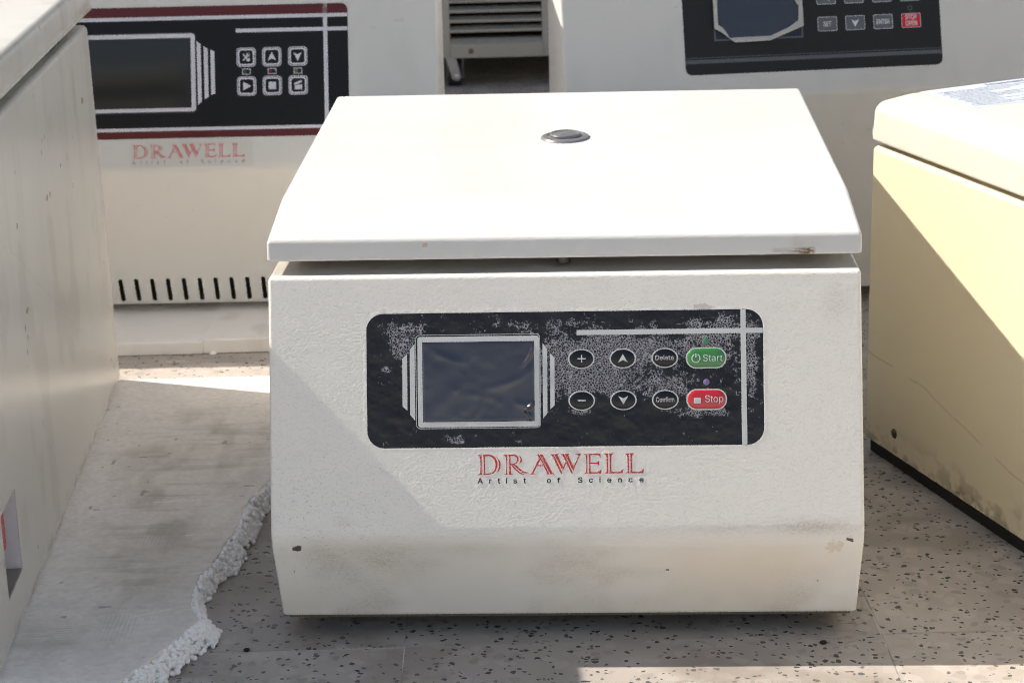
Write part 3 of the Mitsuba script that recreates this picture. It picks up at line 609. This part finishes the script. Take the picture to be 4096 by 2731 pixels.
f4('red_stripe', sbox(-248, 140.2, 56.3, 149.1), 'print_red_dark'); f4('red_stripe', sbox(-248, 28.8, 56.3, 35.3), 'print_red_dark')
f4('white_line', unary_union([sbox(-248, 136.7, 56.3, 140.1), sbox(-248, 35.4, 56.3, 38.5), sbox(33.8, 28.9, 37.6, 149.0), sbox(-46.4, 124.1, 56.2, 127.6)]), 'print_lilac')
f4('frame_line', rrect(-240, 52.0, -83.4, 125.2, 4).difference(rrect(-239.5, 52.5, -83.9, 124.7, 3.6)), 'print_grey')
f4('screen_frame', rrect(-239, 53.0, -84.2, 124.4, 3).difference(sbox(-235, 56.4, -88.2, 120.4)), 'print_lilac')
f4('screen', sbox(-235, 56.4, -88.2, 120.4), 'screen_back')
for q in ([(-82.7, 117.4), (-78.9, 114.4), (-78.7, 61.6), (-82.2, 58.7)], [(-76.3, 112.5), (-72.5, 110.1), (-72.4, 65.6), (-76.1, 63.7)], [(-70.1, 109), (-66.4, 107.4), (-66.3, 68.8), (-70, 67.5)]):
    f4('side_bar', Polygon(q), 'print_lilac')
K4X, K4Y = (-37.3, -13.75, 9.95), (101.4, 75.0)
def spanner():
    a = affinity.rotate(unary_union([sbox(-0.6, -4, 0.6, 4), sbox(-1.6, -4.4, 1.6, -2.2)]), 42)
    b = affinity.rotate(unary_union([sbox(-0.55, -4, 0.55, 3), Point(0, 3.0).buffer(1.6).difference(sbox(-0.6, 3, 0.6, 5))]), -42)
    return unary_union([a, b])
arrow = Polygon([(0, 4.6), (3.9, -3.6), (0, -1.6), (-3.9, -3.6)])
SYM = [[spanner(), arrow, affinity.rotate(arrow, 180, origin=(0, 0))],
       [Polygon([(-3.2, 3.9), (4.2, 0), (-3.2, -3.9)]), sbox(-3.4, -3.4, 3.4, 3.4), unary_union([Polygon([(-3.8, -4), (3.6, -4), (3.6, 0.3), (-2.6, -0.1)]), Polygon([(-3.8, 1.9), (-3.6, -0.1), (3.4, 2.4), (3.1, 4.6)])])]]
for iy, y in enumerate(K4Y):
    for ix, x in enumerate(K4X):
        o = rrect(x - 8.8, y - 8.8, x + 8.8, y + 8.8, 3.4); i1 = rrect(x - 8.1, y - 8.1, x + 8.1, y + 8.1, 3.0)
        a = rrect(x - 7.6, y - 7.6, x + 7.6, y + 7.6, 2.8); b = rrect(x - 6.2, y - 6.2, x + 6.2, y + 6.2, 2.2)
        f4('key_outline', unary_union([o.difference(i1), a.difference(b)]), 'print_lilac'); f4('key_symbol', affinity.translate(SYM[iy][ix], x, y), 'print_lilac')
for x, mat in zip(K4X, ('led_dark_green', 'led_dark_red', 'led_dark_yellow')):
    f4('indicator_frame', sbox(x - 3.9, 85.5, x + 3.9, 90.9).difference(sbox(x - 3.3, 86.1, x + 3.3, 90.3)), 'print_lilac'); f4('indicator', sbox(x - 2.9, 86.4, x + 0.0, 90.0), mat)
st = flat(c4, 'name_sticker', sbox(-145.5, 2.6, -33, 28.2), 'tape_clear', z=0.0002, d=0.0001, fr=BF)
add(st, 'brand_lettering', logo_mesh(-0.0920, 0.0107, 0.1035, 0.0001, 0.00055), 'ink_red_pale', False, BF)
add(st, 'tagline_lettering', tag_mesh(-0.0917, 0.0054, 0.1040, 0.0001, 0.00055, False), 'ink_grey', False, BF)

# ------------------------------------------------------------------ 5. machine behind on the right
B5 = yawed((0.27, 1.82, 0.0), 0.11); Z5 = 0.2195
c5 = thing('centrifuge', 'grey-white centrifuge with grey keys and film peeling off its blue screen', 'centrifuge')
z5t = Z5 + 0.19 * math.cos(A4); y5t = 0.19 * math.sin(A4)
add(c5, 'body', rprism([(0.055, 0.016), (0, Z5), (y5t, z5t), (0.112, z5t), (0.112, 0.016)], -0.2172, 0.30, R=[0.003, 0.012, 0.003, 0.002, 0.003], r=0.003), 'paint_back_grey', 25, B5)
add(c5, 'rear_housing', rprism([(0.1125, 0.018), (0.1125, z5t - 0.004), (0.5, z5t - 0.004), (0.5, 0.018)], -0.15, 0.28, R=0.003, r=0.003), 'paint_back_grey', 25, B5)
add(c5, 'lid', rprism([(y5t - 0.002, z5t + 0.009), (y5t + 0.002, z5t + 0.026), (y5t + 0.10, z5t + 0.038), (0.49, z5t + 0.045), (0.49, z5t + 0.009)], -0.219, 0.302, R=[0.002, 0.006, 0.03, 0.004, 0.002], r=0.003), 'paint_back_grey', 25, B5)
for x in (-0.17, 0.25):
    for y in (0.09, 0.45):
        add(c5, 'foot', lathe([(0, 0), (0.015, 0), (0.015, 0.0185), (0, 0.0185)], 20), 'black_rubber', 30, B5 @ yawed((x, y, 0), 0))
GF = B5 @ frame((0, 0, Z5), (1, 0, 0), (0, math.sin(A4), math.cos(A4)))
pan5 = rrect(-105, 21.3, 136, 165, 6)
p5 = flat(c5, 'control_panel', pan5, 'membrane_grey', z=0.00005, d=0.0006, fr=GF)
f5 = lambda n, g, mat, z=0.00095, d=0.00008, lb=None: flat(p5, n, g.intersection(pan5.buffer(-0.2)), mat, z=z, d=d, fr=GF, label=lb)
f5('grey_line', unary_union([sbox(-105, 31.4, 136, 35.0), sbox(-105, 36.3, 136, 36.9)]), 'print_grey')
f5('screen_frame', sbox(-77.2, 51.4, 6.0, 120).difference(sbox(-75.6, 53.0, 4.4, 118.5)), 'print_grey')
f5('screen', sbox(-75.4, 53.2, 4.2, 118.3), 'screen_navy')
KX = (29.0, 55.2, 81.5, 108.1)
for x, s, mat in zip(KX, ('SET', None, 'ENTER', 'STOP'), ('key_grey',) * 3 + ('key_red',)):
    f5('key', rrect(x - 8.8, 56.6, x + 8.8, 69.2, 1.0), mat, lb={'SET': 'grey SET key', None: 'grey down arrow key', 'ENTER': 'grey ENTER key', 'STOP': 'red STOP OPEN key'}[s])
    f5('key_outline', rrect(x - 9.1, 56.3, x + 9.1, 69.5, 1.3).difference(rrect(x - 8.7, 56.7, x + 8.7, 69.1, 1.0)), 'print_lilac', z=0.00125)
    if s == 'STOP':
        q = [text('STOP', 0.0042, x * mm, 0.0640, 0.00125, 0.00008, 0.74, 'c', True), text('OPEN', 0.0042, x * mm, 0.0583, 0.00125, 0.00008, 0.70, 'c', True)]
        add(p5, 'key_text', q, 'print_lilac', False, GF)
    elif s:
        add(p5, 'key_text', text(s, 0.0042, x * mm, 0.0608, 0.00125, 0.00008, 0.68, 'c', True), 'print_lilac', False, GF)
    else:
        f5('key_symbol', affinity.translate(affinity.scale(affinity.rotate(arrow, 180, origin=(0, 0)), 0.95, 0.85, origin=(0, 0)), x, 63.0), 'print_lilac', z=0.00125)
for x, mat, kind in zip(KX, ('key_grey',) * 3 + ('key_green',), (0, 1, 0, 0)):
    f5('key', rrect(x - 8.8, 81.2, x + 8.8, 94, 1.0), mat); f5('key_outline', rrect(x - 9.1, 80.9, x + 9.1, 94.3, 1.3).difference(rrect(x - 8.7, 81.3, x + 8.7, 93.9, 1.0)), 'print_lilac', z=0.00125)
f5('key_symbol', affinity.translate(affinity.rotate(arrow, 90, origin=(0, 0)), 29.0, 87.6), 'print_lilac', z=0.00125)
f5('key_symbol', affinity.translate(arrow, 55.2, 87.6), 'print_lilac', z=0.00125)
f5('indicator', unary_union([Point(107.9, 74.6).buffer(2.2).difference(Point(107.9, 74.6).buffer(1.5)), sbox(107.6, 69.6, 108.2, 72.6)]), 'print_grey')
# loose protective film over the screen: a lifted sheet with a crumpled, whitish margin
fo = Polygon([(-77, 125), (-77.3, 62.4), (-70, 58), (-59.3, 49.1), (-26, 49.6), (6.1, 61.7), (5.5, 125)])
fi = Polygon([(-73, 123), (-73.6, 66), (-69, 62.5), (-63.5, 53.5), (-25, 54.0), (-8, 61), (1.2, 67), (2.0, 80), (-1.5, 86), (2.0, 92), (2.0, 123)])
flat(p5, 'film', fi, 'film_clear', z=0.0045, d=0.00003, fr=GF, label='clear protective film lifting off the screen')
rim = ext(affinity.scale(fo.difference(fi), mm, mm, origin=(0, 0)), 0.0001, 0.0042)
rim = rim.subdivide().subdivide(); v = rim.vertices.copy(); v[:, 2] += 0.0022 * (meshkit.fbm(v * [260, 260, 0] + 3, 3, 2) - 0.5); rim.vertices = v
add(p5, 'film_margin', rim, 'film_edge', False, GF)

# ------------------------------------------------------------------ 6. louvred cabinet far behind, on casters
cab = thing('equipment_cabinet', 'grey louvred cabinet on casters seen through the gap between the two rear machines', 'cabinet')
CY = 3.13
add(cab, 'body', rprism([(CY + 0.03, 0.050), (CY + 0.03, 1.25), (CY + 1.50, 1.25), (CY + 1.50, 0.050)], -0.42, 0.40, R=0.003, r=0.003), 'void_black', 25)
for x0, x1 in ((-0.42, -0.085), (0.0595, 0.40)):
    add(cab, 'front_panel', bx(x0, CY, 0.048, x1, CY + 0.028, 1.25), 'cabinet_paint', False)
add(cab, 'base_rail', rprism([(CY - 0.004, 0.048), (CY - 0.004, 0.0695), (CY + 0.006, 0.0775), (CY + 0.028, 0.0775), (CY + 0.028, 0.048)], -0.0848, 0.0593, R=0.001, r=0.0005, n=2), 'cabinet_paint', 25)
for k in range(24):
    z = 0.0905 + 0.0153 * k
    add(cab, 'louvre', rprism([(CY - 0.001, z - 0.0030), (CY - 0.001, z + 0.0008), (CY + 0.012, z + 0.0060), (CY + 0.012, z + 0.0020)], -0.0848, 0.0593, R=0.0005, r=0.0003, n=2), 'cabinet_paint', 25)
add(cab, 'screw', lathe([(0, 0.002), (0.003, 0.0016), (0.0042, 0), (0, 0)], 20), 'rusty', 30, frame((-0.0525, CY - 0.004, 0.0585), (1, 0, 0), (0, 0, 1)))
for x in (-0.079, 0.36):
    for y in (CY + 0.03, CY + 1.44):
        wv = cyl(0.0225, (x - 0.010, y, 0.0225), (x + 0.010, y, 0.0225), 40)
        wk = add(cab, 'caster', wv, 'caster_wheel', 30)
        fk = rrect(-0.011, -0.006, 0.008, 0.026, 0.004)
        for sx in (-0.0135, 0.0115):
            add(wk, 'fork', ext(Polygon([(-0.012, 0.028), (0.010, 0.028), (0.016, -0.004), (0.010, -0.010), (-0.002, -0.010)]), 0.002), 'caster_fork', False, frame((x + sx, y, 0.0225), (0, 1, 0), (0, 0, 1)))
        if y < CY + 0.1:
            # the fork's front cheek, turned towards the gap, and its axle nut
            add(wk, 'cheek', ext(Polygon([(-0.014, 0.026), (0.002, 0.026), (0.010, -0.006), (0.004, -0.011), (-0.004, -0.008)]), 0.002), 'caster_fork', False, frame((x, y - 0.026, 0.0225), (1, 0, 0), (0, 0, 1)))
            add(wk, 'axle_nut', lathe([(0, 0.003), (0.003, 0.0026), (0.004, 0), (0, 0)], 16), 'steel', 30, frame((x + 0.003, y - 0.0282, 0.0195), (1, 0, 0), (0, 0, 1)))

# ------------------------------------------------------------------ 7. expanded-foam packing slabs
fs = thing('foam_sheet', 'scuffed white foam packing sheet with a crumbling beaded edge, lying under the bare-sided centrifuge', 'foam sheet')
top = [(-0.150, 1.640), (-0.148, 1.56), (-0.153, 1.47), (-0.172, 1.42), (-0.182, 1.387), (-0.189, 1.365), (-0.194, 1.334), (-0.194, 1.306), (-0.196, 1.288), (-0.200, 1.275), (-0.201, 1.254), (-0.204, 1.237), (-0.208, 1.226), (-0.210, 1.208), (-0.211, 1.192), (-0.208, 1.178), (-0.208, 1.168), (-0.202, 1.157), (-0.199, 1.150), (-0.202, 1.145), (-0.210, 1.123), (-0.218, 1.105), (-0.224, 1.091), (-0.230, 1.080), (-0.236, 1.064), (-0.250, 1.03), (-0.262, 0.99), (-0.27, 0.94)]
bot = [(-0.146, 1.640), (-0.144, 1.56), (-0.150, 1.47), (-0.174, 1.425), (-0.184, 1.388), (-0.187, 1.371), (-0.190, 1.338), (-0.192, 1.305), (-0.195, 1.280), (-0.200, 1.257), (-0.207, 1.244), (-0.2105, 1.234), (-0.211, 1.218), (-0.210, 1.205), (-0.208, 1.192), (-0.203, 1.180), (-0.195, 1.173), (-0.192, 1.165), (-0.194, 1.155), (-0.198, 1.146), (-0.208, 1.134), (-0.216, 1.112), (-0.222, 1.092), (-0.228, 1.078), (-0.233, 1.062), (-0.246, 1.03), (-0.258, 0.99), (-0.266, 0.94)]
FT = 0.020
top = [(x + 0.004 * (meshkit.fbm(np.array([[x * 160, y * 160, 0.5]]), 3, 6)[0] - 0.5), y) for x, y in [tuple(LineString(top).interpolate(q, normalized=True).coords[0]) for q in np.linspace(0, 1, 260)]]
out = Polygon(top + [(-0.86, 0.94), (-0.86, 1.64)]).buffer(-0.0012)
slab = ext(out, FT - 0.0004, 0.0004)
add(fs, 'panel', slab, 'foam_top', False)
tl, bl = LineString(top), LineString(bot)
beads = []; ball = trimesh.creation.icosphere(subdivisions=2)
bot_w = []
for k in range(1200):                        # the ragged foot of the break
    p = np.array(bl.interpolate(0.2 + 0.8 * k / 1199, normalized=True).coords[0])
    jag = 0.010 * (meshkit.fbm(np.array([[p[0] * 90, p[1] * 90, 1.0]]), 4, 4)[0] - 0.5)
    bot_w.append(p + [jag + 0.0022, -0.6 * jag - 0.001])
for k in range(2500):
    b = bot_w[int(rng.random() * 1199)]; a = np.array(tl.interpolate(tl.project(Point(b))).coords[0]) - [0.0006, 0]
    f = rng.random(); r = rng.uniform(0.0013, 0.0020); q = a * f + b * (1 - f)
    z = 0.0016 + (FT - 0.0030) * f + rng.normal(0, 0.0006)
    m = ball.copy(); m.apply_scale([r * rng.uniform(0.9, 1.2), r * rng.uniform(0.9, 1.2), r * rng.uniform(0.85, 1.1)]); m.apply_translation([q[0] + rng.normal(0, 0.0009), q[1] + rng.normal(0, 0.0009), min(max(z, r * 0.8), FT - 0.0003 - r * 0.95)])
    beads.append(m)
for f in (0.12, 0.36, 0.60, 0.84):              # packed core behind the outermost beads
    line = []
    for b in bot_w[::8]:
        a = np.array(tl.interpolate(tl.project(Point(b))).coords[0]); line.append(tuple(a * f + b * (1 - f)))
    g = Polygon([top[0]] + line + [(-0.30, 0.94), (-0.30, 1.30), (-0.22, 1.64)]).buffer(0).buffer(-0.0028)
    beads.append(ext(g, 0.0052, max(0.0005, 0.0196 * f - 0.0022)) if f < 0.8 else ext(g.intersection(out.buffer(0.003)), 0.0030, 0.0160))
kb = add(fs, 'beads', beads, 'foam_bead', True); labels[kb] = {'label': 'white beads of the broken edge', 'kind': 'stuff'}
fs2 = thing('foam_sheet', 'white foam packing sheet under the centrifuge with vent slots, snapped across its front edge', 'foam sheet')
th = 0.0142
def back_slab(x0, x1, y0, dy):
    return bx(x0, y0, 0.0004, x1, 2.36, th + dy)
pr = [(1.7685, 0.0006), (1.7665, th - 0.001), (1.769, th), (2.36, th), (2.36, 0.0006)]
add(fs2, 'panel', rprism(pr, -0.90, -0.2855, R=[0.001, 0.002, 0.002, 0.002, 0.001], r=0.0008, n=3), 'foam_back', 25)
add(fs2, 'panel', rprism([(y + 0.0012, z * 1.10) for y, z in pr], -0.2853, 0.02, R=[0.001, 0.002, 0.002, 0.002, 0.001], r=0.0008, n=3), 'foam_back', 25)

# ------------------------------------------------------------------ 8. the notice on the cream lid
def lid_pt(u, v, dz=0.0):          # u along the visible face, v inwards
    return u, v
NF = RM @ frame((0.0715, 0.0380, 0.27995), (0, 1, 0.035), (-1, 0, 0))   # reads inwards, its top towards the back
add(c3, 'notice', ext(sbox(0.0, 0.0, 0.15, 0.0745), 0.00008), 'label_paper', False, NF)
ncp = c3 + '__notice'
add(ncp, 'heading', text('Important', 0.0052, 0.052, 0.0655, 0.00030, 0.00006, 1.0, 'l', True), 'ink_grey', False, NF)
LINES = ['1.Please carefully read the instruction manual', '  before use and keep the machine level.', '2.Do not open the lid until the rotor', '  has stopped turning.', '3.It is strictly forbidden to use the centrifuge', '  with cracked or damaged tubes.', '4.Never run the machine above the rated', '  speed of the rotor.', '5.Load the tubes in balance before running', '  and close the lid.', '6.Wipe the chamber dry after use.', '7.The power supply must be earthed']
tx = []
for i, s in enumerate(LINES):
    if s.strip(): tx.append(text(s.strip(), 0.0027, 0.006 + (0.003 if s[0] == ' ' else 0), 0.0585 - i * 0.0049, 0.00030, 0.00006, 0.95, 'l'))
add(ncp, 'body_text', tx, 'ink_grey', False, NF)

# ------------------------------------------------------------------ 9. litter on the floor
def crumb(x, y, r, lab, mat='crumb', name='debris', cat='debris'):
    m = trimesh.creation.icosphere(subdivisions=2); m.vertices *= (1 + 0.5 * (meshkit.noise(m.vertices * 2.3 + x * 50, 3) - 0.5))[:, None]
    m.apply_scale([r * 1.3, r, r * 0.7]); m.apply_translation([x, y, r * 0.55])
    k = numbered(name); scene[k] = mikit.ply(m, mat, smooth=40); labels[k] = {'label': lab, 'category': cat}
crumb(-0.1716, 1.1459, 0.0016, 'dark dried insect on the floor tile beside the broken foam edge', name='insect', cat='insect')
crumb(0.1893, 1.1356, 0.0017, 'brown seed husk on the floor in front of the red lettered centrifuge', name='seed', cat='seed')
crumb(-0.2765, 1.7672, 0.0026, 'white foam bead lying against the front of the rear foam sheet', 'foam_bead', 'foam_bead', 'foam bead')
